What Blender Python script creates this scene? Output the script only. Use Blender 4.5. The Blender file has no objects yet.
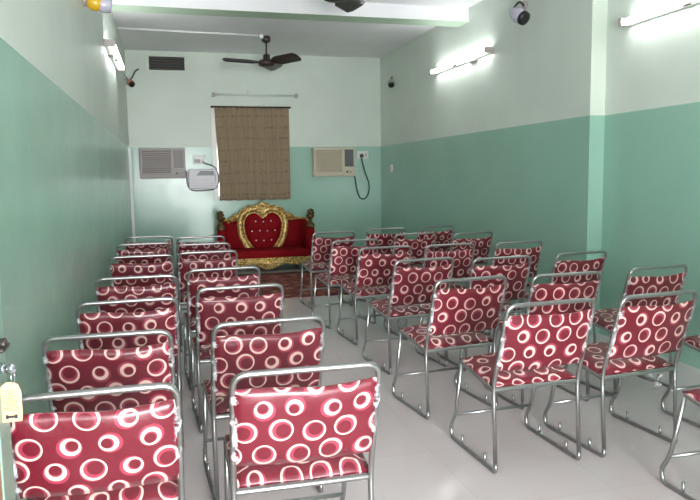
import bpy, math, random
from mathutils import Vector, Matrix, noise
S = bpy.context.scene
COL = S.collection
PI = math.pi
random.seed(7)

# ------------------------------------------------------------------ camera
H = 1.35                                   # eye height
F_PX, YAW, PITCH, ROLL = 678.6, 0.2617, 0.1085, -0.0144
def cam_axes():
    cy, sy, cp, sp = math.cos(YAW), math.sin(YAW), math.cos(PITCH), math.sin(PITCH)
    fwd = Vector((sy*cp, cy*cp, -sp)); right = Vector((cy, -sy, 0)); up = right.cross(fwd)
    r = right*math.cos(ROLL) + up*math.sin(ROLL); u = -right*math.sin(ROLL) + up*math.cos(ROLL)
    return r, u, fwd
cd = bpy.data.cameras.new('camera'); cam = bpy.data.objects.new('camera', cd); COL.objects.link(cam)
r_, u_, f_ = cam_axes()
cam.matrix_world = Matrix(((r_.x, u_.x, -f_.x, 0), (r_.y, u_.y, -f_.y, 0), (r_.z, u_.z, -f_.z, H), (0, 0, 0, 1)))
cd.sensor_fit = 'HORIZONTAL'; cd.sensor_width = 36; cd.lens = F_PX/700*36; cd.clip_start = 0.02
S.camera = cam

# ------------------------------------------------------------------ light and exposure
W = bpy.data.worlds.new('world'); S.world = W; W.use_nodes = True
W.node_tree.nodes['Background'].inputs[0].default_value = (0.95, 0.97, 1.0, 1)
W.node_tree.nodes['Background'].inputs[1].default_value = 2.4
def area(name, loc, rot, sx, sy, power, col):
    l = bpy.data.lights.new(name, 'AREA'); l.shape = 'RECTANGLE'; l.size = sx; l.size_y = sy; l.energy = power; l.color = col
    o = bpy.data.objects.new(name, l); o.location = loc; o.rotation_euler = rot; COL.objects.link(o); return o
# daylight that comes in by the entrance doorway behind the camera
area('daylight_doorway', (0.55, -3.1, 1.25), (PI/2, 0, 0), 1.7, 2.3, 95*2.6, (1.0, 0.985, 1.0))
TUBE_POWER = 9.0
S.view_settings.view_transform = 'Standard'; S.view_settings.look = 'None'
S.view_settings.gamma = 1.0; S.view_settings.use_curve_mapping = False
S.view_settings.exposure = 1.45
S.cycles.use_denoising = True
S.cycles.max_bounces = 10; S.cycles.diffuse_bounces = 6

# ------------------------------------------------------------------ material helpers
def lin(r, g, b):
    f = lambda c: (c/255/12.92) if c/255 <= 0.04045 else ((c/255+0.055)/1.055)**2.4
    return (f(r), f(g), f(b), 1)
class NT:
    def __init__(s, name):
        s.m = bpy.data.materials.new(name); s.m.use_nodes = True; s.t = s.m.node_tree
        s.b = s.t.nodes['Principled BSDF']
    def n(s, typ, **kw):
        nd = s.t.nodes.new(typ)
        for k, v in kw.items(): setattr(nd, k, v)
        return nd
    def put(s, sock, v):
        if isinstance(v, bpy.types.NodeSocket): s.t.links.new(v, sock)
        else: sock.default_value = v
    def math(s, op, a, b=0.0, c=0.0):
        nd = s.n('ShaderNodeMath', operation=op)
        s.put(nd.inputs[0], a); s.put(nd.inputs[1], b); s.put(nd.inputs[2], c); return nd.outputs[0]
    def mix(s, fac, a, b):
        nd = s.n('ShaderNodeMix', data_type='RGBA'); s.put(nd.inputs[0], fac); s.put(nd.inputs[6], a); s.put(nd.inputs[7], b); return nd.outputs[2]
    def noise(s, scale, detail=3.0, vec=None, rough=0.5):
        nd = s.n('ShaderNodeTexNoise'); nd.inputs['Scale'].default_value = scale; nd.inputs['Detail'].default_value = detail; nd.inputs['Roughness'].default_value = rough
        if vec is not None: s.t.links.new(vec, nd.inputs['Vector'])
        return nd.outputs[0]
    def coord(s, out='Object'): return s.n('ShaderNodeTexCoord').outputs[out]
    def mapped(s, vec, scale):
        nd = s.n('ShaderNodeMapping'); s.t.links.new(vec, nd.inputs[0]); nd.inputs['Scale'].default_value = scale; return nd.outputs[0]
    def ramp(s, fac, p0, p1):
        nd = s.n('ShaderNodeMapRange'); s.put(nd.inputs[0], fac); nd.inputs[1].default_value = p0; nd.inputs[2].default_value = p1; return nd.outputs[0]
    def bump(s, h, strength, dist=0.01):
        nd = s.n('ShaderNodeBump'); nd.inputs['Strength'].default_value = strength; nd.inputs['Distance'].default_value = dist
        s.t.links.new(h, nd.inputs['Height']); s.t.links.new(nd.outputs[0], s.b.inputs['Normal'])
    def set(s, **kw):
        for k, v in kw.items(): s.put(s.b.inputs[k.replace('_', ' ')], v)
        return s
def plain(name, rgb, rough=0.5, metal=0.0, var=0.06, scale=20.0, coat=0.0, bump=0.0):
    n = NT(name); c = lin(*rgb); d = tuple(x*(1-var*2) for x in c[:3])+(1,)
    f = n.noise(scale, 4, n.coord())
    n.set(Base_Color=n.mix(f, d, c), Roughness=rough, Metallic=metal)
    if coat: n.set(Coat_Weight=coat, Coat_Roughness=0.12)
    if bump: n.bump(f, bump, 0.004)
    return n.m
def emit(name, rgb, strength):
    n = NT(name); n.set(Base_Color=(0.9, 0.9, 0.9, 1), Emission_Color=(*rgb, 1), Emission_Strength=strength); return n.m

def wall_paint(name, rgb, rough, bumpk=0.05, spec=0.5):
    n = NT(name); v = n.coord('Object'); c = lin(*rgb)
    f = n.noise(1.3, 4, v); g = n.noise(45, 3, v)
    d = tuple(x*0.90 for x in c[:3])+(1,)
    n.set(Base_Color=n.mix(n.ramp(f, 0.3, 0.7), d, c), Roughness=n.math('MULTIPLY_ADD', n.noise(5, 3, v), 0.12, rough-0.06))
    n.b.inputs['Specular IOR Level'].default_value = spec
    h = n.math('ADD', n.math('MULTIPLY', n.noise(6, 3, v), 1.0), n.math('MULTIPLY', g, 0.12))
    n.bump(h, bumpk, 0.02)
    return n.m

def ring_fabric(name):
    """crimson cloth printed with big cream rings, each off-centre, some with a rosy halo"""
    n = NT(name)
    uv = n.n('ShaderNodeUVMap').outputs[0]
    rnd = n.n('ShaderNodeObjectInfo').outputs['Random']
    sp = n.n('ShaderNodeSeparateXYZ'); n.t.links.new(uv, sp.inputs[0])
    u = n.math('ADD', sp.outputs[0], n.math('MULTIPLY', rnd, 3.7)); v = n.math('ADD', sp.outputs[1], n.math('MULTIPLY', rnd, 1.9))
    PU, PV, K = 0.102, 0.077, 0.5
    yy = n.math('DIVIDE', v, PV)
    xx = n.math('ADD', n.math('DIVIDE', u, PU), n.math('MULTIPLY', yy, K))
    cb = n.n('ShaderNodeCombineXYZ'); n.put(cb.inputs[0], xx); n.put(cb.inputs[1], yy)
    vo = n.n('ShaderNodeTexVoronoi', voronoi_dimensions='2D', feature='F1'); vo.inputs['Scale'].default_value = 1.0; vo.inputs['Randomness'].default_value = 0.16
    n.t.links.new(cb.outputs[0], vo.inputs['Vector'])
    ps = n.n('ShaderNodeSeparateXYZ'); n.t.links.new(vo.outputs['Position'], ps.inputs[0])
    cs = n.n('ShaderNodeSeparateColor'); n.t.links.new(vo.outputs['Color'], cs.inputs[0])
    cr, cg, cbz = cs.outputs
    dx = n.math('SUBTRACT', xx, ps.outputs[0]); dy = n.math('SUBTRACT', yy, ps.outputs[1])
    du = n.math('MULTIPLY', n.math('SUBTRACT', dx, n.math('MULTIPLY', dy, K)), PU); dv = n.math('MULTIPLY', dy, PV)
    def dist(ou, ov):
        a = n.math('SUBTRACT', du, ou); b = n.math('SUBTRACT', dv, ov)
        return n.math('SQRT', n.math('ADD', n.math('MULTIPLY', a, a), n.math('MULTIPLY', b, b)))
    big = n.math('GREATER_THAN', cbz, 0.5)
    R = n.math('MULTIPLY_ADD', big, 0.0080, n.math('MULTIPLY_ADD', cr, 0.0025, 0.0265))
    r0 = dist(0.0, 0.0)
    ang = n.math('MULTIPLY', cg, 6.283)
    ox = n.math('MULTIPLY', n.math('COSINE', ang), 0.0036); oy = n.math('MULTIPLY', n.math('SINE', ang), 0.0036)
    rin = dist(n.math('MULTIPLY', ox, n.math('MULTIPLY_ADD', big, -0.5, 1.0)), n.math('MULTIPLY', oy, n.math('MULTIPLY_ADD', big, -0.5, 1.0)))
    rin2 = dist(n.math('MULTIPLY', ox, 1.8), n.math('MULTIPLY', oy, 1.8))
    rout = dist(n.math('MULTIPLY', ox, -1.2), n.math('MULTIPLY', oy, -1.2))
    halo = n.math('LESS_THAN', rout, n.math('ADD', R, n.math('MULTIPLY_ADD', big, -0.006, 0.006)))
    ring = n.math('LESS_THAN', r0, R)
    hole = n.math('LESS_THAN', rin, n.math('MULTIPLY', R, n.math('MULTIPLY_ADD', big, 0.17, 0.64)))
    core = n.math('LESS_THAN', rin2, n.math('MULTIPLY', R, n.math('MULTIPLY_ADD', big, 0.06, 0.56)))
    base = lin(92, 20, 37); rose = lin(150, 52, 72); cream = lin(218, 188, 178)
    wv = n.noise(900, 2, n.coord())
    base_v = n.mix(wv, lin(88, 10, 27), lin(112, 17, 38))
    c = n.mix(halo, base_v, rose); c = n.mix(ring, c, cream); c = n.mix(hole, c, rose); c = n.mix(core, c, base_v)
    n.set(Base_Color=c, Roughness=0.45, Coat_Weight=0.34, Coat_Roughness=0.16, Sheen_Weight=0.03)
    n.bump(n.noise(26, 3, n.coord()), 0.25, 0.012)
    return n.m

def curtain_cloth(name):
    n = NT(name); uv = n.n('ShaderNodeUVMap').outputs[0]
    sp = n.n('ShaderNodeSeparateXYZ'); n.t.links.new(uv, sp.inputs[0]); u, v = sp.outputs[0], sp.outputs[1]
    vv = n.math('ADD', v, n.math('MULTIPLY', n.math('SINE', n.math('MULTIPLY', u, 9.0)), 0.006))
    fr = n.math('FRACT', n.math('DIVIDE', vv, 0.168))
    band = n.math('LESS_THAN', n.math('ABSOLUTE', n.math('SUBTRACT', fr, 0.5)), 0.11)
    dash = n.math('GREATER_THAN', n.noise(1.0, 1, n.mapped(uv, (34, 26, 1))), 0.53)
    f = n.math('MULTIPLY', band, dash)
    fine = n.noise(1.0, 2, n.mapped(uv, (60, 240, 1)))
    c = n.mix(fine, lin(136, 118, 94), lin(162, 144, 118))
    c = n.mix(n.math('MULTIPLY', f, 0.42), c, lin(76, 58, 40))
    n.set(Base_Color=c, Roughness=0.85, Sheen_Weight=0.2); n.bump(fine, 0.2, 0.003)
    return n.m

M = {}
M['mint'] = wall_paint('pale_mint_wall_paint', (213, 224, 213), 0.42, 0.04)
M['green'] = wall_paint('green_oil_paint', (151, 193, 175), 0.24, 0.05)
M['ceil'] = wall_paint('white_ceiling_paint', (244, 244, 247), 0.7, 0.03)
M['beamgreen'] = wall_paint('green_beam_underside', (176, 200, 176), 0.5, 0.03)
M['white'] = plain('white_enamel', (232, 234, 232), 0.35)
M['offwhite'] = plain('yellowed_plastic', (206, 198, 178), 0.45)
M['greyplastic'] = plain('grey_and_shaded_plastic', (176, 168, 164), 0.45)  # also the casing colour with shade painted in, for one air conditioner
M['slatshade'] = plain('louvre_plastic', (186, 174, 152), 0.5)
M['slatshaded'] = plain('shaded_louvre_plastic', (158, 150, 148), 0.5)  # louvre colour with the shade painted in
M['darkpanel'] = plain('dark_control_panel', (70, 74, 74), 0.35)
M['dimpanel'] = plain('brown_control_panel', (112, 104, 98), 0.4)
M['black'] = plain('black_plastic', (28, 28, 28), 0.35)
M['steel'] = plain('brushed_steel_tube', (160, 161, 160), 0.30, 0.9, 0.08, 30)
M['fabric'] = ring_fabric('ring_print_fabric')
M['curtain'] = curtain_cloth('brown_curtain_cloth')
M['fan'] = plain('dark_brown_fan_enamel', (58, 46, 44), 0.35, 0.1)
M['velvet'] = plain('red_velvet', (138, 8, 20), 0.75, 0.0, 0.14, 40, bump=0.15)
M['velvet'].node_tree.nodes['Principled BSDF'].inputs['Specular IOR Level'].default_value = 0.15
M['wood'] = plain('orange_brown_laminate', (170, 112, 72), 0.4, 0, 0.1, 12)
M['doorgreen'] = wall_paint('green_door_paint', (128, 166, 150), 0.35, 0.02)
M['tagwood'] = plain('pale_wood_tag', (222, 186, 138), 0.55, 0, 0.05, 30)
M['print'] = plain('faded_orange_print', (176, 112, 74), 0.6)
M['key'] = plain('nickel_key', (200, 204, 210), 0.2, 0.95)
M['handle'] = plain('dull_bronze', (74, 70, 64), 0.4, 0.5)
M['amber'] = plain('amber_glass_shade', (224, 178, 40), 0.2, coat=0.5)
M['pinkglass'] = plain('pink_glass_shade', (206, 140, 128), 0.3, coat=0.5)
M['violetglass'] = plain('milky_violet_glass', (188, 186, 204), 0.2, coat=0.6)
M['tube'] = emit('lit_fluorescent_tube', (1.0, 0.99, 1.0), TUBE_POWER)
M['deadtube'] = plain('unlit_fluorescent_tube', (214, 222, 216), 0.3)
M['jewel'] = plain('crystal_button', (250, 240, 236), 0.12, 0.1, coat=0.8)
M['dark'] = plain('vent_shade', (66, 64, 62), 0.8)
M['rubber'] = plain('grey_rubber', (150, 150, 148), 0.6)
def gold_mat():
    n = NT('carved_gold_leaf'); v = n.coord()
    a = n.noise(38, 4, v); b = n.noise(11, 3, v)
    c = n.mix(n.ramp(a, 0.36, 0.62), lin(136, 100, 46), lin(240, 206, 128)); c = n.mix(n.ramp(b, 0.5, 0.75), c, lin(240, 216, 150))  # crevice shade of the carving painted as darker tone in the bump hollows
    n.set(Base_Color=c, Roughness=0.36, Metallic=0.35); n.bump(a, 0.6, 0.012); return n.m
M['gold'] = gold_mat()
def antique():
    n = NT('dark_antique_gold'); a = n.noise(40, 4, n.coord())
    n.set(Base_Color=n.mix(a, lin(52, 40, 20), lin(126, 100, 56)), Roughness=0.45, Metallic=0.35); n.bump(a, 0.5, 0.01); return n.m
M['antique'] = antique()
def floor_mat():
    n = NT('polished_grey_tile'); v = n.coord()
    br = n.n('ShaderNodeTexBrick', offset=0.0); n.t.links.new(v, br.inputs['Vector'])
    for k, x in (('Scale', 1.0), ('Mortar Size', 0.0022), ('Brick Width', 0.6), ('Row Height', 0.6)): br.inputs[k].default_value = x
    br.inputs['Color1'].default_value = lin(212, 203, 204); br.inputs['Color2'].default_value = lin(208, 199, 200); br.inputs['Mortar'].default_value = lin(196, 188, 180)
    f = n.noise(2.2, 4, v); g = n.noise(140, 2, v)
    c = n.mix(n.math('MULTIPLY', n.ramp(f, 0.35, 0.7), 0.35), br.outputs[0], lin(200, 192, 193))
    c = n.mix(n.math('MULTIPLY', g, 0.15), c, lin(184, 176, 176))
    n.set(Base_Color=c, Roughness=n.math('MULTIPLY_ADD', f, 0.10, 0.13)); return n.m
M['floor'] = floor_mat()
def rug_mat():
    n = NT('worn_patterned_rug'); v = n.coord()
    a = n.noise(1.0, 3, n.mapped(v, (7, 10, 1))); b = n.noise(60, 2, v)
    c = n.mix(n.ramp(a, 0.42, 0.55), lin(104, 40, 36), lin(148, 74, 60)); c = n.mix(n.ramp(a, 0.58, 0.66), c, lin(176, 146, 122)); c = n.mix(n.math('MULTIPLY', b, 0.4), c, lin(64, 30, 28))
    n.set(Base_Color=c, Roughness=0.95); n.bump(b, 0.6, 0.006); return n.m
M['rug'] = rug_mat()
M['rugedge'] = plain('dark_rug_border', (70, 42, 40), 0.95, 0, 0.1, 60, bump=0.5)
def plastic_mat():
    n = NT('crinkled_clear_plastic'); a = n.noise(34, 4, n.coord())
    n.set(Base_Color=(0.86, 0.87, 0.9, 1), Roughness=0.14, Alpha=n.ramp(a, 0.46, 0.75)); n.bump(a, 1.0, 0.01); return n.m
M['plastic'] = plastic_mat()

# ------------------------------------------------------------------ mesh helpers
class MB:
    def __init__(s): s.v = []; s.f = []; s.mi = []; s.uv = {}
    def add(s, vs, fs, mi=0, uvs=None):
        o = len(s.v); s.v += [tuple(p) for p in vs]
        for f in fs:
            s.f.append(tuple(i+o for i in f)); s.mi.append(mi)
        if uvs:
            for i, q in enumerate(uvs): s.uv[o+i] = q
        return s
    def box(s, x0, x1, y0, y1, z0, z1, mi=0):
        x0, x1 = sorted((x0, x1)); y0, y1 = sorted((y0, y1)); z0, z1 = sorted((z0, z1))
        return s.add([(x0,y0,z0),(x1,y0,z0),(x1,y1,z0),(x0,y1,z0),(x0,y0,z1),(x1,y0,z1),(x1,y1,z1),(x0,y1,z1)],
                     [(0,3,2,1),(4,5,6,7),(0,1,5,4),(1,2,6,5),(2,3,7,6),(3,0,4,7)], mi)
    def tube(s, pts, r, n=10, closed=False, mi=0, cap=True):
        P = [Vector(p) for p in pts]; N = len(P); rings = []
        R = r if hasattr(r, '__len__') else [r]*N
        up = None
        for i, p in enumerate(P):
            a = P[(i-1) % N] if (closed or i > 0) else p; b = P[(i+1) % N] if (closed or i < N-1) else p
            t = (b-a)
            t = t.normalized() if t.length > 1e-9 else Vector((0, 0, 1))
            if up is None:
                up = Vector((0, 0, 1)) if abs(t.z) < 0.9 else Vector((1, 0, 0))
            u = up - t*up.dot(t)
            if u.length < 1e-6: u = t.orthogonal()
            u.normalize(); w = t.cross(u); up = u
            rings.append([p + (u*math.cos(k*2*PI/n) + w*math.sin(k*2*PI/n))*R[i] for k in range(n)])
        vs = [q for g in rings for q in g]; fs = []
        for i in range(N if closed else N-1):
            a = i*n; b = ((i+1) % N)*n
            for k in range(n): fs.append((a+k, a+(k+1) % n, b+(k+1) % n, b+k))
        if cap and not closed:
            fs.append(tuple(range(n))[::-1]); fs.append(tuple((N-1)*n+k for k in range(n)))
        return s.add(vs, fs, mi)
    def lathe(s, prof, c=(0,0,0), n=20, axis='Z', mi=0):
        """prof: [(radius, height)]"""
        vs = []; fs = []
        for r, h in prof:
            for k in range(n):
                x, y = r*math.cos(k*2*PI/n), r*math.sin(k*2*PI/n)
                p = {'Z': (x, y, h), 'Y': (x, h, y), 'X': (h, x, y)}[axis]
                vs.append((p[0]+c[0], p[1]+c[1], p[2]+c[2]))
        for i in range(len(prof)-1):
            for k in range(n): fs.append((i*n+k, i*n+(k+1) % n, (i+1)*n+(k+1) % n, (i+1)*n+k))
        fs.append(tuple(range(n))[::-1]); fs.append(tuple((len(prof)-1)*n+k for k in range(n)))
        return s.add(vs, fs, mi)
    def blob(s, c, r, n=8, m=6, seed=0, amp=0.0, mi=0):
        r = r if hasattr(r, '__len__') else (r, r, r); vs = []; fs = []
        for i in range(m+1):
            th = PI*i/m
            for k in range(n):
                ph = 2*PI*k/n; d = Vector((math.sin(th)*math.cos(ph), math.sin(th)*math.sin(ph), math.cos(th)))
                q = 1 + amp*noise.noise(d*1.7 + Vector((seed*3.1, seed*1.7, 0)))
                vs.append((c[0]+d.x*r[0]*q, c[1]+d.y*r[1]*q, c[2]+d.z*r[2]*q))
        for i in range(m):
            for k in range(n): fs.append((i*n+k, (i+1)*n+k, (i+1)*n+(k+1) % n, i*n+(k+1) % n))
        return s.add(vs, fs, mi)
    def prism(s, poly, d0, d1, plane='XZ', mi=0):
        """closed outline extruded along the third axis"""
        n = len(poly)
        mk = {'XZ': lambda a, b, d: (a, d, b), 'XY': lambda a, b, d: (a, b, d), 'YZ': lambda a, b, d: (d, a, b)}[plane]
        vs = [mk(a, b, d0) for a, b in poly] + [mk(a, b, d1) for a, b in poly]
        fs = [tuple(range(n)), tuple(range(n, 2*n))[::-1]] + [(i, n+i, n+(i+1) % n, (i+1) % n) for i in range(n)]
        return s.add(vs, fs, mi)
    def build(s, name, mats, parent=None, smooth=False, bevel=0.0, sub=0, angle=None):
        me = bpy.data.meshes.new(name); me.from_pydata(s.v, [], s.f)
        mats = mats if isinstance(mats, (list, tuple)) else [mats]
        for m in mats: me.materials.append(m)
        for p, mi in zip(me.polygons, s.mi): p.material_index = mi; p.use_smooth = smooth
        if s.uv:
            L = me.uv_layers.new(name='UVMap')
            for lp in me.loops: L.data[lp.index].uv = s.uv.get(lp.vertex_index, (0, 0))
        import bmesh
        bm = bmesh.new(); bm.from_mesh(me); bmesh.ops.recalc_face_normals(bm, faces=bm.faces); bm.to_mesh(me); bm.free()
        me.update()
        o = bpy.data.objects.new(name, me); COL.objects.link(o)
        if parent: o.parent = parent
        if bevel:
            b = o.modifiers.new('edge', 'BEVEL'); b.width = bevel; b.segments = 2; b.limit_method = 'ANGLE'
        if sub:
            b = o.modifiers.new('smooth', 'SUBSURF'); b.levels = sub; b.render_levels = sub
        return o
def fillet(pts, r, n=5, closed=False):
    P = [Vector(p) for p in pts]; out = []; N = len(P)
    for i, p in enumerate(P):
        if not closed and i in (0, N-1): out.append(p); continue
        a, b = P[i-1], P[(i+1) % N]; d1 = (a-p); d2 = (b-p); rr = r[i] if hasattr(r, '__len__') else r
        k = min(rr, d1.length*0.48, d2.length*0.48)
        if k < 1e-5 or abs(d1.normalized().dot(d2.normalized())) > 0.9999: out.append(p); continue
        A = p+d1.normalized()*k; B = p+d2.normalized()*k
        for t in range(n+1):
            t /= n; out.append(A*(1-t)**2 + p*2*t*(1-t) + B*t*t)
    return out
def thing(name, label, cat, loc=(0,0,0), rotz=0.0, group=None):
    o = bpy.data.objects.new(name, None); COL.objects.link(o); o.empty_display_size = 0.1
    o.location = loc; o.rotation_euler = (0, 0, rotz); o['label'] = label; o['category'] = cat
    if group: o['group'] = group
    return o
def tag(o, label, cat, group=None):
    o['label'] = label; o['category'] = cat
    if group: o['group'] = group
    return o
def struct(o): o['kind'] = 'structure'; return o
def dup(root, loc, rotz):
    r = root.copy(); COL.objects.link(r); r.location = loc; r.rotation_euler = (0, 0, rotz)
    for ch in list(root.children):
        c = ch.copy(); COL.objects.link(c); c.parent = r
        for g in list(ch.children):
            d = g.copy(); COL.objects.link(d); d.parent = c
    return r

# ------------------------------------------------------------------ room shell
XL, XR, XR2, YB, YN, YP = -0.498, 3.34, 3.478, 10.47, -1.6, 4.888
ZC, ZD = 3.195, 1.812
T = 0.12
def two_tone(mb, x0, x1, y0, y1, z0=0.0, z1=ZC):
    mb.box(x0, x1, y0, y1, z0, ZD, 0); mb.box(x0, x1, y0, y1, ZD, z1, 1)
struct(MB().box(XL-T, XR2+T, YN-T-2.2, YB+T, -0.1, 0).build('floor', M['floor']))
struct(MB().box(XL-T, XR2+T, YN-T, YB+T, ZC, ZC+0.1).build('ceiling', M['ceil']))
m = MB(); two_tone(m, XL-T, XL, YN-T, YB+T); struct(m.build('wall_left', [M['green'], M['mint']]))
m = MB(); two_tone(m, XR, XR2+T, YP, YB+T); struct(m.build('wall_right', [M['green'], M['mint']]))
m = MB(); two_tone(m, XR2, XR2+T, YN-T, YP); struct(m.build('wall_right', [M['green'], M['mint']]))
m = MB(); two_tone(m, XL, XR, YB, YB+T); struct(m.build('wall_back', [M['green'], M['mint']]))
m = MB(); two_tone(m, XL, -0.15, YN-T, YN); two_tone(m, 1.25, XR2, YN-T, YN); m.box(-0.15, 1.25, YN-T, YN, 2.1, ZC, 1)
struct(m.build('wall_near', [M['green'], M['mint']]))
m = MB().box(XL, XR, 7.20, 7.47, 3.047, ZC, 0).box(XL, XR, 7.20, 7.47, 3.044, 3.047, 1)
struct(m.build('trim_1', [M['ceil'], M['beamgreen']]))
# white batten in the far corner of the plain wall
struct(MB().box(XL, XL+0.035, YB-0.30, YB-0.255, 0, 1.79).build('trim_2', M['white']))
# window behind the curtain
w = struct(MB().box(0.685, 0.755, YB-0.03, YB, 1.03, 2.38).box(1.78, 1.835, YB-0.03, YB, 1.03, 2.38).box(0.755, 1.78, YB-0.03, YB, 2.33, 2.38)
           .box(0.755, 1.78, YB-0.03, YB, 1.03, 1.08).build('window_1', M['white']))
MB().box(0.755, 1.78, YB-0.012, YB-0.002, 1.08, 2.33).build('pane', emit('daylit_pane', (0.9, 0.97, 1.0), 1.0), w)

# ------------------------------------------------------------------ chairs
RT = 0.0099; HW = 0.219
def make_chair():
    t = thing('banquet_chair', '', 'chair', (0, 0, 0), 0, 'ring-print steel chairs set out in rows')
    pts = [(-HW, 0, 0.05), (-HW, 0.025, 0.40), (-HW, -0.094, 0.789), (HW, -0.094, 0.789), (HW, 0.025, 0.40), (HW, 0, 0.05)]
    MB().tube(fillet(pts, [0, .06, .045, .045, .06, 0], 6), RT, 10).build('back_frame', M['steel'], t, True)
    for s in (-1, 1):
        x = s*HW
        q = [(x, 0, 0.05), (x, -0.002, RT), (x, 0.45, RT), (x, 0.462, 0.065), (x, 0.412, 0.14), (x, 0.340, 0.432)]
        MB().tube(fillet(q, [0, .03, .03, .03, .05, 0], 5), RT, 10).build('sled_leg', M['steel'], t, True)
        for y in (0.10, 0.33):
            MB().tube([(x, y, RT), (x, y, 0.064)], 0.0068, 8).build('stacking_peg', M['steel'], t, True)
    MB().tube([(-HW, 0.412, 0.14), (HW, 0.412, 0.14)], RT*0.85, 8).build('stretcher', M['steel'], t, True)
    fr = [(-HW, 0.022, 0.385), (HW, 0.022, 0.385), (HW, 0.347, 0.434), (-HW, 0.347, 0.434)]
    MB().tube(fillet(fr, .012, 3, True), RT, 10, closed=True).build('seat_frame', M['steel'], t, True)
    # seat pad: a soft slab
    m = MB(); nx, ny = 12, 10; vs = []; uvs = []
    x0, x1, y0, y1 = -HW-0.002, HW+0.002, 0.034, 0.356
    for side in (0, 1):
        for j in range(ny+1):
            for i in range(nx+1):
                a, b = i/nx, j/ny; e = min(a, 1-a, b, 1-b)
                puff = min(1.0, e*7)**0.5
                z = (0.400+0.026*puff+0.003*math.sin(9*a+4*b)) if side == 0 else 0.392
                z += 0.048*b
                vs.append((x0+(x1-x0)*a, y0+(y1-y0)*b, z)); uvs.append(((x1-x0)*a, (y1-y0)*b + 0.02*side))
    K = (nx+1)*(ny+1); fs = []
    for side in (0, 1):
        for j in range(ny):
            for i in range(nx):
                a = side*K+j*(nx+1)+i; q = (a, a+1, a+nx+2, a+nx+1); fs.append(q if side == 0 else q[::-1])
    ring = [i for i in range(nx+1)] + [j*(nx+1)+nx for j in range(1, ny+1)] + [ny*(nx+1)+i for i in range(nx-1, -1, -1)] + [j*(nx+1) for j in range(ny-1, 0, -1)]
    for a, b in zip(ring, ring[1:]+ring[:1]): fs.append((a, K+a, K+b, b))
    m.add(vs, fs, 0, uvs); m.build('seat', M['fabric'], t, True)
    # backrest: sewn sleeve stretched between the two uprights
    m = MB(); nx, nz = 16, 10; vs = []; uvs = []; hw = HW-0.001
    def post(z): f = (z-0.40)/(0.789-0.40); return 0.025-0.119*f
    for side in (0, 1):
        for j in range(nz+1):
            for i in range(nx+1):
                a, b = i/nx, j/nz; c = math.sin(PI*a)
                zt = 0.743-0.008*c+0.004*math.sin(7*a); zb = 0.480-0.006*c
                z = zb+(zt-zb)*b; e = min(b, 1-b)*2
                th = 0.004+0.012*min(1, e*3)**0.6*min(1, min(a, 1-a)*8+0.35)
                bow = -0.010*c + 0.002*math.sin(11*a+5*b)
                y = post(z) + bow + (-th if side == 0 else th)
                vs.append((-hw+2*hw*a, y, z)); uvs.append((2*hw*a, 0.26*b if side == 0 else 0.60-0.26*b))
    K = (nx+1)*(nz+1); fs = []
    for side in (0, 1):
        for j in range(nz):
            for i in range(nx):
                a = side*K+j*(nx+1)+i; q = (a, a+1, a+nx+2, a+nx+1); fs.append(q if side == 0 else q[::-1])
    ring = [i for i in range(nx+1)] + [j*(nx+1)+nx for j in range(1, nz+1)] + [nz*(nx+1)+i for i in range(nx-1, -1, -1)] + [j*(nx+1) for j in range(nz-1, 0, -1)]
    for a, b in zip(ring, ring[1:]+ring[:1]): fs.append((a, K+a, K+b, b))
    m.add(vs, fs, 0, uvs); bk = m.build('backrest', M['fabric'], t, True)
    rr = random.Random(3)
    for s in (-1, 1):
        m = MB(); NZ = 34
        P = [(s*(HW-0.004+0), post(0.495+.23*k/NZ)-.003, 0.495+.23*k/NZ) for k in range(NZ+1)]
        m.tube(P, [.0105+.0055*max(0, noise.noise(Vector((k*.21, s*3, 1)))*1.9) for k in range(NZ+1)], 9)
        pw = m.build('plastic_wrap', M['plastic'], t, True); pw['label'] = 'crinkled clear plastic around the tube'
    return t
ORD = ['', 'first', 'second', 'third', 'fourth', 'fifth', 'sixth', 'seventh']
PLACES = dict(
 A=('ring-print steel chair, %s from the camera in the column hugging the plain wall',
    [(-.219,1.94,0),(-.232,2.646,-1),(-.200,3.359,2),(-.192,4.162,1),(-.201,5.30,2),(-.22,6.30,3),(-.19,7.04,-1)]),
 B=('ring-print steel chair, %s from the camera in the column leading to the red sofa',
    [(.387,1.974,-1),(.378,2.697,3),(.355,3.596,3),(.331,4.358,3),(.290,5.40,2),(.293,6.07,0),(.305,6.82,2)]),
 C=('ring-print steel chair, %s from the camera in the first column across the aisle',
    [(1.639,2.67,2),(1.605,3.43,6),(1.680,4.33,7),(1.68,5.19,5),(1.615,5.86,8),(1.646,6.80,4)]),
 D=('ring-print steel chair, %s from the camera in the middle column across the aisle',
    [(2.30,1.90,0),(2.224,2.69,5),(2.189,3.403,2),(2.212,4.23,3),(2.238,5.18,5),(2.346,6.28,7),(2.28,7.0,4)]),
 E=('ring-print steel chair, %s from the camera in the column beside the lit-tube wall',
    [(2.97,2.68,3),(2.852,3.46,6),(2.868,4.28,7),(2.846,5.14,3),(2.888,6.12,8),(2.882,7.06,8)]))
OVER = {('A', 1): 'steel chair whose ring-print back stands behind the hanging wooden key tag',
        ('B', 1): 'steel chair standing in front of all others at the mouth of the aisle',
        ('C', 1): 'steel chair standing alone in front of the first column across the aisle, whole sled visible',
        ('D', 1): 'steel chair cut by the edge of the picture, only seat corner and sled showing',
        ('D', 2): 'steel chair with torn clear plastic dangling under its seat, middle column across the aisle',
        ('E', 1): 'steel chair by the wall, only its seat corner showing past the torn-plastic chair',
        ('A', 7): 'steel chair at the sofa end of the column hugging the plain wall',
        ('B', 7): 'steel chair at the sofa end of the column leading to the red sofa',
        ('C', 6): 'steel chair immediately beside the red sofa, ending the first column across the aisle',
        ('D', 7): 'steel chair at the far end of the middle column across the aisle',
        ('E', 6): 'steel chair at the back-corner end of the column by the lit-tube wall'}
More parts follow.
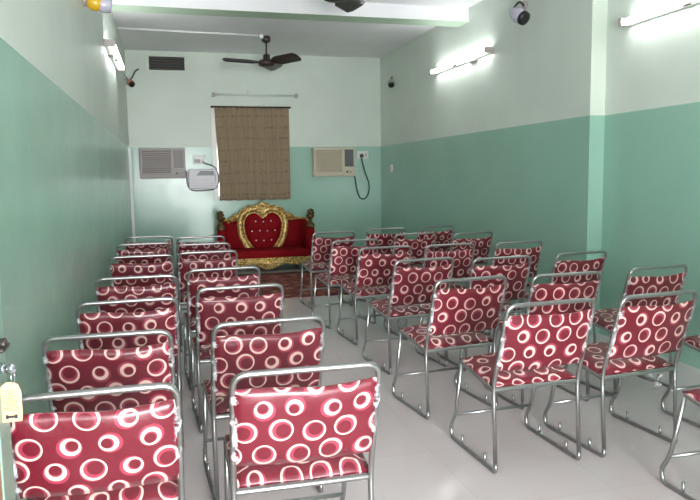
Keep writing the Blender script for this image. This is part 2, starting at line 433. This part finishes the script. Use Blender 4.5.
proto = make_chair(); first = True; CH = {}
for key, (lab, spots) in PLACES.items():
    for i, (x, y, yaw) in enumerate(spots):
        a = math.radians(yaw); loc = (x*.977 - 0.07*math.sin(a), y*.977 + 0.07*math.cos(a), 0)
        if first: c = proto; c.location = loc; c.rotation_euler = (0, 0, a); first = False
        else: c = dup(proto, loc, a)
        L = OVER.get((key, i+1), (lab % ORD[i+1])); c['label'] = L; CH[key, i+1] = c
# torn plastic dangling under one seat
m = MB(); rr = random.Random(5); g = []; nx, nz = 6, 8; vs = []
for j in range(nz+1):
    for i in range(nx+1):
        a, b = i/nx, j/nz
        vs.append((0.09+0.11*a*(1-0.5*b)+rr.uniform(-.01, .01), 0.04+0.03*math.sin(7*a+3*b)+rr.uniform(-.01, .01), 0.40-0.11*b*(0.6+0.5*math.sin(2.6*a))))
fs = [(j*(nx+1)+i, j*(nx+1)+i+1, (j+1)*(nx+1)+i+1, (j+1)*(nx+1)+i) for j in range(nz) for i in range(nx)]
p = m.add(vs, fs).build('torn_plastic', M['plastic'], CH['D', 2], True); p['label'] = 'crumpled clear plastic hanging loose'

# ------------------------------------------------------------------ rug
m = MB().box(-0.25, 2.08, 7.43, 9.42, 0.0, 0.012); rg = m.build('rug', M['rug'])
tag(rg, 'worn red-brown patterned rug on the floor in front of the gilded sofa', 'rug')
MB().box(-0.25, 2.08, 9.24, 9.42, 0.011, 0.015).box(-0.25, -0.20, 7.43, 9.3, 0.011, 0.015).box(2.04, 2.08, 7.43, 9.3, 0.011, 0.015).box(-0.25, 2.08, 7.43, 7.46, 0.011, 0.015).build('border', M['rugedge'], rg)

# ------------------------------------------------------------------ sofa
SO = thing('throne_sofa', 'red velvet sofa with gilded carved frame and heart-shaped back under the curtain', 'sofa', (1.375, 9.98, 0))
def smooth_poly(P, n=4):
    out = []; N = len(P)
    for i in range(N-1):
        p0, p1, p2, p3 = (Vector(P[max(i-1, 0)]), Vector(P[i]), Vector(P[i+1]), Vector(P[min(i+2, N-1)]))
        for k in range(n):
            t = k/n; out.append(tuple(0.5*((2*p1)+(p2-p0)*t+(2*p0-5*p1+4*p2-p3)*t*t+(3*p1-p0-3*p2+p3)*t**3)))
    out.append(tuple(P[-1])); return out
HALF = [(0.0, .775), (.045, .825), (.12, .862), (.20, .848), (.262, .79), (.288, .70), (.282, .60), (.258, .50), (.215, .42), (.165, .35), (.10, .30)]
HS = smooth_poly([(x, z-.035) for x, z in HALF], 4)
heart = [(x, z) for x, z in HS] + [(-x, z) for x, z in HS[::-1]]
# heart cushion, puffed
m = MB(); cx, cz = 0.0, 0.565; n = len(heart); vs = []; fs = []
LV = [(1.0, 0.05), (0.97, 0.085), (0.88, 0.118), (0.7, 0.14), (0.45, 0.152), (0.2, 0.157)]
BT = [(-.115, .70), (0, .69), (.115, .70), (-.172, .555), (-.057, .56), (.057, .555), (.172, .56), (-.115, .415), (0, .41), (.115, .415)]
for k, d in LV:
    for x, z in heart:
        X, Z = cx+(x-cx)*k, cz+(z-cz)*k
        dent = sum(0.02*math.exp(-((X-a)**2+(Z-b)**2)/0.0016) for a, b in BT)
        vs.append((X, 0.27-d+dent, Z))
for i in range(len(LV)-1):
    for j in range(n): fs.append((i*n+j, i*n+(j+1) % n, (i+1)*n+(j+1) % n, (i+1)*n+j))
vs.append((cx, 0.27-0.158, cz)); c0 = len(vs)-1
for j in range(n): fs.append(((len(LV)-1)*n+j, (len(LV)-1)*n+(j+1) % n, c0))
hc = m.add(vs, fs).build('heart_cushion', M['velvet'], SO, True)
for a, b in BT: MB().blob((a, 0.27-0.142, b), (.011, .008, .011), 8, 6).build('tuft_button', M['jewel'], hc, True)
# carved frame round the heart and crest above
rr = random.Random(11)
m = MB()
off = []
for i, (x, z) in enumerate(HS):
    a = HS[max(i-1, 0)]; b = HS[min(i+1, len(HS)-1)]; t = Vector((b[0]-a[0], b[1]-a[1])).normalized(); nn = Vector((-t.y, t.x))
    off.append((x+nn.x*0.056, z+nn.y*0.056))
for s in (-1, 1):
    m.tube([(s*max(x, 0.0), 0.205, z) for x, z in off if z > 0.27], 0.044, 8)
    m.tube([(s*max(x, 0.0), 0.175, z) for x, z in HS if z > 0.27], 0.012, 6)
    for i, (x, z) in enumerate(off):
        if z > 0.33 and i % 2 == 0: m.blob((s*x+rr.uniform(-.02, .02), 0.172, z+rr.uniform(-.02, .02)), (rr.uniform(.014, .026), .018, rr.uniform(.014, .026)), 7, 5, i, 0.8)
# crest silhouette
CR = [(0, .985), (.03, .975), (.06, .945), (.10, .955), (.14, .93), (.20, .935), (.25, .89), (.31, .885), (.36, .82), (.42, .81), (.47, .765), (.52, .735), (.46, .695), (.36, .715), (.30, .77), (.22, .87), (.12, .89), (0, .83)]
for s in (-1, 1):
    P = [(s*x, z) for x, z in CR]; m.prism(P, 0.18, 0.25)
    for k in range(26):
        i = rr.uniform(0, 11); a = CR[int(i)]; b = CR[min(int(i)+1, 11)]; f = i % 1
        x, z = a[0]+(b[0]-a[0])*f, a[1]+(b[1]-a[1])*f - rr.uniform(0, .05)
        m.blob((s*x, rr.uniform(.165, .19), z), (rr.uniform(.012, .03), .022, rr.uniform(.010, .022)), 7, 5, k, 0.9)
    for x, z, q in ((.10, .925, .028), (.24, .885, .032), (.39, .79, .03), (.48, .745, .022)):   # scrolls
        m.tube([(s*(x+q*(1-t/16)*math.cos(t*0.7)), .172, z+q*(1-t/16)*math.sin(t*0.7)) for t in range(15)], 0.008, 6)
m.blob((0, .17, .955), (.035, .03, .045), 10, 8, 2, 0.5)
m.build('carved_back_frame', M['gold'], SO, True)
# upholstered wings sweeping into the arms
for s in (-1, 1):
    path = smooth_poly([(.20, .27), (.36, .28), (.50, .26), (.60, .19), (.645, .06), (.655, -.10), (.655, -.24)], 4)
    m = MB(); vs = []; fs = []; N = len(path)
    top = lambda u: .715 if u < .6 else .715-.10*((u-.6)/.4)**1.3
    for i, (x, y) in enumerate(path):
        a = path[max(i-1, 0)]; b = path[min(i+1, N-1)]; t = Vector((b[0]-a[0], b[1]-a[1])).normalized(); nn = Vector((t.y, -t.x))
        if nn.x*(-x)+nn.y*(-y) < 0: nn = -nn
        zt = top(i/(N-1)); w = 0.045+0.035*(i/(N-1))**3
        prof = [(-w*.6, .14), (w, .14), (w*1.25, .42), (w*1.1, zt-.06), (w*.6, zt-.015), (0, zt), (-w*.6, zt-.03)]
        for d, z in prof: vs.append((s*(x+nn.x*d), y+nn.y*d, z))
    K = 7
    for i in range(N-1):
        for k in range(K): fs.append((i*K+k, i*K+(k+1) % K, (i+1)*K+(k+1) % K, (i+1)*K+k))
    fs.append(tuple(range(K))); fs.append(tuple((N-1)*K+k for k in range(K)))
    m.add(vs, fs).build('wing_arm', M['velvet'], SO, True)
    # gilt rail on the wing top
    m = MB(); m.tube([(s*x, y+0.0, top(i/(N-1))+0.008) for i, (x, y) in enumerate(path) if i > 5], 0.017, 7)
    for i in range(6, N, 1): m.blob((s*path[i][0]+rr.uniform(-.01, .01), path[i][1]-.008, top(i/(N-1))+.014), (.017, .015, .016), 7, 5, i, .8)
    m.build('arm_rail', M['gold'], SO, True)
    # scroll finial on the arm front
    m = MB(); m.tube([(s*.650, -.20+.0*k, .60+.013*k) for k in range(16)], [.044+.020*math.sin(k*.55) for k in range(16)], 9)
    m.tube([(s*.655, -.215+.045*(1-t/18)*math.cos(t*.6+1), .83+.045*(1-t/18)*math.sin(t*.6+1)) for t in range(16)], 0.017, 7)
    m.blob((s*.655, -.20, .835), (.056, .055, .05), 9, 7, 4, .5)
    m.build('arm_finial', M['antique'], SO, True)
# seat cushion and gilt apron
MB().box(-.60, .60, -.33, .24, .185, .305).build('seat_cushion', M['velvet'], SO, True, bevel=0.03)
m = MB(); AP = [(-.66, .20), (.66, .20), (.66, .115)]
for k in range(41):
    x = .66-1.32*k/40; AP.append((x, .085-.035*math.cos(x*PI/.30)*math.exp(-abs(x)) - .02*math.exp(-(x/.12)**2)))
AP.append((-.66, .115)); m.prism(AP, -.335, -.29)
for k in range(70):
    x = rr.uniform(-.65, .65); m.blob((x, -.337, rr.uniform(.095, .185)), (rr.uniform(.014, .035), .013, rr.uniform(.008, .018)), 7, 5, k, .9)
for s in (-1, 1): m.box(s*.66, s*.615, -.31, .26, .10, .19)
m.box(-.66, .66, .22, .26, .10, .19)
m.build('apron', M['gold'], SO, True)
for sx in (-1, 1):
    for sy, y in ((-1, -.28), (1, .22)):
        MB().tube([(sx*.50, y, .15), (sx*.505, y, .09), (sx*.50, y+.005*sy, .05), (sx*.51, y+.012*sy, .0)], [.032, .028, .018, .024], 9).build('leg', M['antique'], SO, True)

# ------------------------------------------------------------------ curtain and things round the window
m = MB(); nx, nz = 110, 24; vs = []; uvs = []
for j in range(nz+1):
    b = j/nz
    for i in range(nx+1):
        a = i/nx; x0 = .742+.030*(1-b)+.006*math.sin(5*b); x1 = 1.852
        x = x0+(x1-x0)*a
        y = YB-0.060 - 0.013*math.sin(a*2*PI*13+0.5*math.sin(3*b)) - 0.006*math.sin(a*2*PI*5+2*b)
        z = 1.008+(2.392-1.008)*b + (0.004*math.sin(a*40) if j == 0 else 0)
        vs.append((x, y, z)); uvs.append((a*1.3, z))
fs = [(j*(nx+1)+i, j*(nx+1)+i+1, (j+1)*(nx+1)+i+1, (j+1)*(nx+1)+i) for j in range(nz) for i in range(nx)]
cu = m.add(vs, fs, 0, uvs).build('curtain', M['curtain'], None, True)
so = cu.modifiers.new('thick', 'SOLIDIFY'); so.thickness = 0.003
tag(cu, 'brown pleated curtain with rows of dark flecks hanging over the window', 'curtain')
m = MB().tube([(.68, YB-.06, 2.403), (1.885, YB-.06, 2.403)], .013, 10)
cr = m.build('curtain_rod', M['handle'], None, True); tag(cr, 'thin dark curtain rod carrying the brown curtain', 'curtain rod')
for x in (.70, 1.868): MB().box(x-.012, x+.012, YB-.06, YB, 2.39, 2.412).build('bracket', M['handle'], cr)
# unlit tube light above the curtain
t = thing('tube_light', 'thin pale unlit tube light mounted high above the brown curtain', 'tube light', (1.354, YB, 2.585), 0, 'fluorescent tubes on the walls')
MB().box(-.62, .62, -.03, 0, -.018, .018).build('batten', M['mint'], t)
MB().tube([(-.60, -.05, 0), (.60, -.05, 0)], .013, 10).build('tube', M['deadtube'], t, True)
for s in (-1, 1): MB().box(s*.625-.022, s*.625+.022, -.07, 0, -.032, .028).build('lamp_holder', M['greyplastic'], t)
MB().box(-.12, -.06, -.04, 0, .03, .08).build('junction_box', M['mint'], t, bevel=.005)
# vent
t = thing('wall_vent', 'dark rectangular ventilation opening in a pale frame high on the back wall', 'vent', (.08, YB, 3.018))
m = MB().box(-.31, .31, -.02, 0, .095, .127).box(-.31, .31, -.02, 0, -.127, -.095).box(-.31, -.25, -.02, 0, -.095, .095).box(.25, .31, -.02, 0, -.095, .095)
m.build('frame', M['mint'], t, bevel=.004)
MB().box(-.25, .25, -.004, 0, -.095, .095).build('opening', M['dark'], t)  # dark plate on the uncut wall, paints the shade inside the vent
m = MB()
for k in range(5): m.box(-.25, .25, -.014, -.004, -.08+.038*k, -.07+.038*k)
m.build('louvre', plain('dark_louvre', (84, 80, 76), .7), t)

# ------------------------------------------------------------------ window air conditioners
def air_con(loc, w, h, label, body, slat, panel, d=0.16):
    t = thing('air_conditioner', label, 'air conditioner', loc, 0, 'window air conditioners in the back wall')
    x0, x1, z0, z1 = -w/2, w/2, -h/2, h/2; gx = x0+w*.70
    m = MB().box(x0, x1, -d, 0, z0, z1); m.build('casing', body, t, bevel=.012)
    m = MB().box(x0+.02, gx, -d-.016, -d-.004, z1-.035, z1-.02).box(x0+.02, gx, -d-.016, -d-.004, z0+.055, z0+.07)
    m.box(x0+.02, x0+.035, -d-.016, -d-.004, z0+.07, z1-.035).box(gx-.015, gx, -d-.016, -d-.004, z0+.07, z1-.035)
    m.build('grille_frame', body, t, bevel=.003)
    m = MB(); n = 11
    for k in range(n):
        z = z0+.085+(h-.135)*k/(n-1)
        m.add([(x0+.035, -d-.014, z-.007), (gx-.015, -d-.014, z-.007), (gx-.015, -d-.003, z+.009), (x0+.035, -d-.003, z+.009),
               (x0+.035, -d-.011, z-.010), (gx-.015, -d-.011, z-.010), (gx-.015, -d, z+.006), (x0+.035, -d, z+.006)],
              [(0,1,2,3), (7,6,5,4), (0,4,5,1), (3,2,6,7), (0,3,7,4), (1,5,6,2)])
    m.build('grille', slat, t)
    MB().box(gx+.03, x1-.025, -d-.008, -d, z0+h*.34, z1-.03).build('control_panel', panel, t, bevel=.003)
    MB().box(gx+.01, x1-.012, -d-.014, -d, z0+.04, z0+h*.28).build('switch_cover', body, t, bevel=.004)
    for k in range(2):
        MB().lathe([(.016, 0), (.016, -.014), (.012, -.018)], (gx+.065+.055*k, -d-.014, z0+h*.16), 14, 'Y').build('knob', M['greyplastic'] if k else panel, t, True)
    MB().box(x0+.02, gx, -d-.010, -d, z0+.012, z0+.045).build('drip_tray', body, t, bevel=.003)
    return t
air_con((2.535, YB, 1.57), .66, .445, 'cream window air conditioner with louvres beside the hanging cord loop', M['offwhite'], M['slatshade'], M['darkpanel'])
air_con((-.040, YB, 1.575), .645, .44, 'shaded greyish window air conditioner beside the white stabilizer box and corner batten', M['greyplastic'], M['slatshaded'], M['dimpanel'])  # shade on this unit is put into its casing and louvre greys
# stabilizer
t = thing('voltage_stabilizer', 'white wall-mounted stabilizer box with dark display under a white switch plate', 'stabilizer', (.525, YB, 1.345))
MB().box(-.205, .195, -.13, 0, -.155, .14).build('casing', plain('lilac_white_enamel', (226, 222, 230), .4), t, bevel=.015)
m = MB().prism([(-.10, .045), (.165, .045), (.165, .115), (-.03, .115)], -.134, -.128); m.build('display', M['darkpanel'], t)
m = MB()
for k in range(4): m.box(-.17, .165, -.1325, -.130, -.02-.03*k, -.012-.03*k)
m.build('vent_slot', plain('pinkish_slots', (206, 196, 206), .5), t)
cd_ = MB().tube(smooth_poly([(.53, YB-.035, 1.60), (.60, YB-.03, 1.56), (.70, YB-.045, 1.52), (.755, YB-.045, 1.42), (.758, YB-.045, 1.28), (.70, YB-.045, 1.19), (.52, YB-.02, 1.165), (.37, YB-.02, 1.175), (.305, YB-.02, 1.26), (.30, YB-.02, 1.40), (.295, YB-.02, 1.46)], 5), .010, 8).build('power_cord', plain('grey_cord', (110, 112, 116), .5), None, True)
tag(cd_, 'dark cord looped around the white stabilizer box', 'cord')
def switch_plate(name, loc, w, h, label, sockets):
    t = thing(name, label, 'switch plate', loc)
    MB().box(-w/2, w/2, -.018, 0, -h/2, h/2).build('plate', M['white'], t, bevel=.005)
    for (x, z, a, b, mt) in sockets: MB().box(x-a/2, x+a/2, -.024, -.018, z-b/2, z+b/2).build('switch', mt, t, bevel=.002)
    return t
switch_plate('switch_board', (.492, YB, 1.628), .19, .135, 'white switch plate above the stabilizer box', [(-.03, -.022, .085, .05, M['greyplastic']), (.06, 0, .03, .08, M['white']), (-.03, .04, .08, .03, M['white'])])
switch_plate('switch_board', (3.03, YB, 1.682), .185, .125, 'white switch plate with plugged-in cord near the back corner', [(-.02, -.01, .06, .06, M['greyplastic']), (.055, 0, .028, .06, M['greyplastic'])])
cd_ = MB().tube(smooth_poly([(3.005, YB-.035, 1.66), (3.01, YB-.05, 1.60), (3.06, YB-.03, 1.42), (3.13, YB-.02, 1.22), (3.115, YB-.02, 1.06), (3.04, YB-.02, .985), (2.97, YB-.02, 1.02), (2.925, YB-.02, 1.15), (2.90, YB-.03, 1.30), (2.877, YB-.04, 1.38)], 5), .010, 8)
cd_.box(2.985, 3.035, YB-.055, YB-.024, 1.645, 1.69); cd_ = cd_.build('power_cord', plain('green_black_cord', (52, 76, 68), .5), None, True)
tag(cd_, 'dark cord hanging in a loop from the plug beside the cream air conditioner', 'cord')
t = thing('bell_switch', 'small pale switch on the side wall just past the back corner', 'switch', (XR, 9.92, 1.463))
MB().box(-.015, 0, -.045, .045, -.055, .055).build('plate', M['white'], t, bevel=.006); MB().box(-.022, -.015, -.015, .015, -.025, .025).build('rocker', M['offwhite'], t, bevel=.003)

# ------------------------------------------------------------------ lit tube lights on the side walls
def tube_light(loc, length, side, label):
    """side: +1 when the wall is on the +X side"""
    t = thing('tube_light', label, 'tube light', loc, 0, 'fluorescent tubes on the walls'); L = length/2
    s = -side
    MB().box(0, s*.035, -L, L, -.025, .025).build('batten', M['white'], t, bevel=.004)
    MB().tube([(s*.078, -L+.02, 0), (s*.078, L-.02, 0)], .017, 14).build('tube', M['tube'], t, True)
    for k in (-1, 1): MB().box(0, s*.098, k*L-.018, k*L+.018, -.03, .03).build('lamp_holder', M['greyplastic'], t, bevel=.004)
    MB().tube([(s*.045, .16, -.018), (s*.045, .10, -.018)], .012, 10).build('starter', M['handle'], t, True)
    MB().box(s*.0, s*.05, -.22, -.40, -.045, -.025).build('choke', M['greyplastic'], t, bevel=.003)
    return t
tube_light((XL, 7.50, 2.60), 1.46, -1, 'lit tube light on the plain wall above the chair column, seen almost end-on')
tube_light((XR, 7.36, 2.63), 1.52, 1, 'lit tube light on the wall between the beam and the wall lamp')
tube_light((XR2, 3.83, 2.485), 1.54, 1, 'lit tube light on the set-back wall in front of the pilaster edge')

# ------------------------------------------------------------------ wall lamps
def wall_lamp(loc, side, shade_mat, label, base, aim, k=1.0, collar=None, prong=False, rim=True):
    """base: where the shade starts, measured out from the wall; aim: where it points"""
    t = thing('wall_lamp', label, 'wall lamp', loc, 0, 'decorative lamps on the side walls'); s = -side
    base = Vector((s*base[0], base[1], base[2])); ax = Vector((s*aim[0], aim[1], aim[2])).normalized(); q = ax.to_track_quat('Z', 'Y').to_matrix()
    MB().lathe([(.045*k, 0), (.045*k, s*.012), (.025*k, s*.022)], (0, 0, .04), 16, 'X').build('wall_plate', M['greyplastic'], t, True)
    P = smooth_poly([(s*.01, 0, .04), tuple(base*.5+Vector((0, 0, .07*k))), tuple(base-ax*.01)], 6)
    MB().tube(P, .009*k, 8).build('arm', M['handle'], t, True)
    def turned(prof, name, mat):
        m = MB().lathe([(r*k, h*k) for r, h in prof], (0, 0, 0), 18); m.v = [tuple(base+q @ Vector(v)) for v in m.v]; return m.build(name, mat, t, True)
    turned([(.018, -.02), (.034, .0), (.056, .04), (.064, .08), (.058, .12), (.052, .135), (.046, .13), (.05, .08), (.03, .02)], 'lamp_shade', shade_mat)
    if rim: turned([(.045, .10), (.056, .125), (.055, .155), (.030, .162)], 'bulb_rim', M['black'])
    if collar: turned([(.02, -.05), (.045, -.045), (.062, -.01), (.066, .03), (.058, .05), (.03, .05)], 'collar', collar)
    if prong: MB().tube(smooth_poly([tuple(base), (base.x+s*.05, base.y-.03, base.z+.03), (base.x+s*.10, base.y-.05, base.z+.12), (base.x+s*.15, base.y-.06, base.z+.15)], 4), .010, 8).build('prong', M['handle'], t, True)
    return t
wall_lamp((XR, 5.95, 2.88), 1, M['violetglass'], 'milky wall lamp with black rim between the lit tube and the pilaster edge', (.20, -.12, -.045), (-.30, -.75, -.52), 1.12)
wall_lamp((XL, 5.12, 2.53), -1, M['violetglass'], 'wall lamp with amber collar on the plain wall in front of the end-on lit tube', (.07, -.06, .02), (.75, .15, -.10), .85, M['amber'], False, False)
wall_lamp((XR, 9.86, 2.76), 1, plain('dim_glass', (150, 162, 146), .3), 'small dim wall lamp close to the back corner above the bell switch', (.05, -.05, -.0), (.1, -.5, -.5), .8)
wall_lamp((XL, 10.0, 2.70), -1, M['pinkglass'], 'pinkish wall lamp with upward prong on the plain wall close to the dark vent', (.05, -.0, .0), (.35, -.5, -.4), .75, None, True)

# ------------------------------------------------------------------ ceiling fans and conduit
def fan(loc, az, label, R=.60, drop=.33):
    t = thing('ceiling_fan', label, 'ceiling fan', loc, 0, 'ceiling fans')
    MB().lathe([(.03, -.09), (.058, -.07), (.060, -.02), (.045, 0)], (0, 0, 0), 18).build('canopy', M['fan'], t, True)
    MB().tube([(0, 0, -.05), (0, 0, -drop+.05)], .012, 10).build('downrod', M['fan'], t, True)
    MB().lathe([(.022, -drop+.10), (.045, -drop+.085), (.048, -drop+.03), (.10, -drop+.015), (.112, -drop-.02), (.105, -drop-.05), (.06, -drop-.068), (.01, -drop-.07)][::-1], (0, 0, 0), 24).build('motor_housing', M['fan'], t, True)
    for k in range(3):
        a = az+k*2*PI/3; m = MB(); ca, sa = math.cos(a), math.sin(a); vs = []; N = 12
        for i in range(N+1):
            u = i/N; r = .09+(R-.09)*u; w = (.030+.055*min(1, u*4)) if u < .95 else .06
            if i == N: w = .045
            for sgn, dz in ((-1, -1), (1, 1)):
                pz = -drop-.012 - sgn*w*.45 + .01*u
                for th in (0, .004): vs.append((ca*r-sa*sgn*w, sa*r+ca*sgn*w, pz+th))
        fs = []
        for i in range(N):
            b = i*4; c = b+4
            fs += [(b, b+2, c+2, c), (b+1, c+1, c+3, b+3), (b, c, c+1, b+1), (b+2, b+3, c+3, c+2)]
        fs += [(0, 1, 3, 2), (N*4, N*4+2, N*4+3, N*4+1)]
        m.add(vs, fs).build('blade', M['fan'], t, True)
    return t
fan((1.345, 9.13, ZC), math.radians(-54), 'dark brown ceiling fan hanging in front of the back wall', .58)
fan((1.39, 5.54, ZC), math.radians(55), 'dark ceiling fan in front of the beam, only one blade tip showing', .56, .36)
m = MB().tube([(XL+.0, 8.95, ZC-.012), (1.285, 9.08, ZC-.012)], .013, 8); cn = m.build('conduit', M['white'], None, True)
tag(cn, 'white conduit running across the ceiling to the fan', 'conduit')
MB().box(1.25, 1.30, 9.05, 9.11, ZC-.045, ZC).build('junction_box', M['white'], cn, bevel=.006)

# ------------------------------------------------------------------ open door leaf with key and tag
DX = -0.40
d = struct(MB().box(DX-.04, DX, .93, 1.0, .02, 2.05).box(DX-.04, DX, 1.695, 1.80, .02, 2.05).box(DX-.04, DX, 1.0, 1.695, .02, .14).box(DX-.04, DX, 1.0, 1.695, 1.93, 2.05)
           .build('door_1', M['doorgreen'], bevel=.002))
MB().box(DX-.034, DX-.004, 1.0, 1.695, .14, 1.93).build('door_panel', M['wood'], d)
for z in (.25, 1.05, 1.8): MB().box(XL, DX-.02, .925, .945, z-.05, z+.05).build('hinge', M['handle'], d)
MB().lathe([(.013, 0), (.013, .008), (.014, .012), (.012, .016)], (DX, 1.745, .965), 16, 'X').build('handle_rose', M['handle'], d, True)
MB().box(DX+.006, DX+.018, 1.70, 1.775, .951, .962).build('handle', M['handle'], d, bevel=.004)
MB().lathe([(.014, 0), (.014, .007), (.011, .010)], (DX, 1.745, .905), 14, 'X').build('lock_cylinder', M['key'], d, True)
kt = thing('key_tag', 'pale wooden tag with small black logo hanging from the key in the door', 'key tag', (DX+.010, 1.730, .905))
MB().box(-.010, .002, -.004, .004, -.002, .002).lathe([(.013, -.0015), (.013, .0015)], (.014, 0, 0), 14, 'Y').build('key', M['key'], kt, True)
MB().tube([(.018, .018*math.cos(t*PI/12), -.016+.018*math.sin(t*PI/12)) for t in range(24)], .0014, 6, closed=True).build('ring', M['key'], kt, True)
P = [(-.022, -.128), (.022, -.128), (.024, -.115), (.024, -.055), (.018, -.038), (.008, -.031), (-.008, -.031), (-.018, -.038), (-.024, -.055), (-.024, -.115)]
ta = MB().prism([(x+.010, z) for x, z in P], -.0015, .0015).build('tag', M['tagwood'], kt)
m = MB(); rr = random.Random(2)
for k in range(9):
    z = -.052-.006*k; w = (.010 if k < 2 else .017)
    x = -w
    while x < w-.003:
        l = rr.uniform(.002, .006); m.box(x+.010, min(x+l, w)+.010, -.0022, -.0015, z-.0011, z+.0011); x += l+.0015
m.build('printed_lines', M['print'], ta)
m = MB().box(-.003, .003, -.0024, -.0015, -.1205, -.1105).box(.003, .017, -.0024, -.0015, -.1185, -.1125).box(.017, .023, -.0024, -.0015, -.1205, -.1105)
m.build('logo', M['black'], ta)
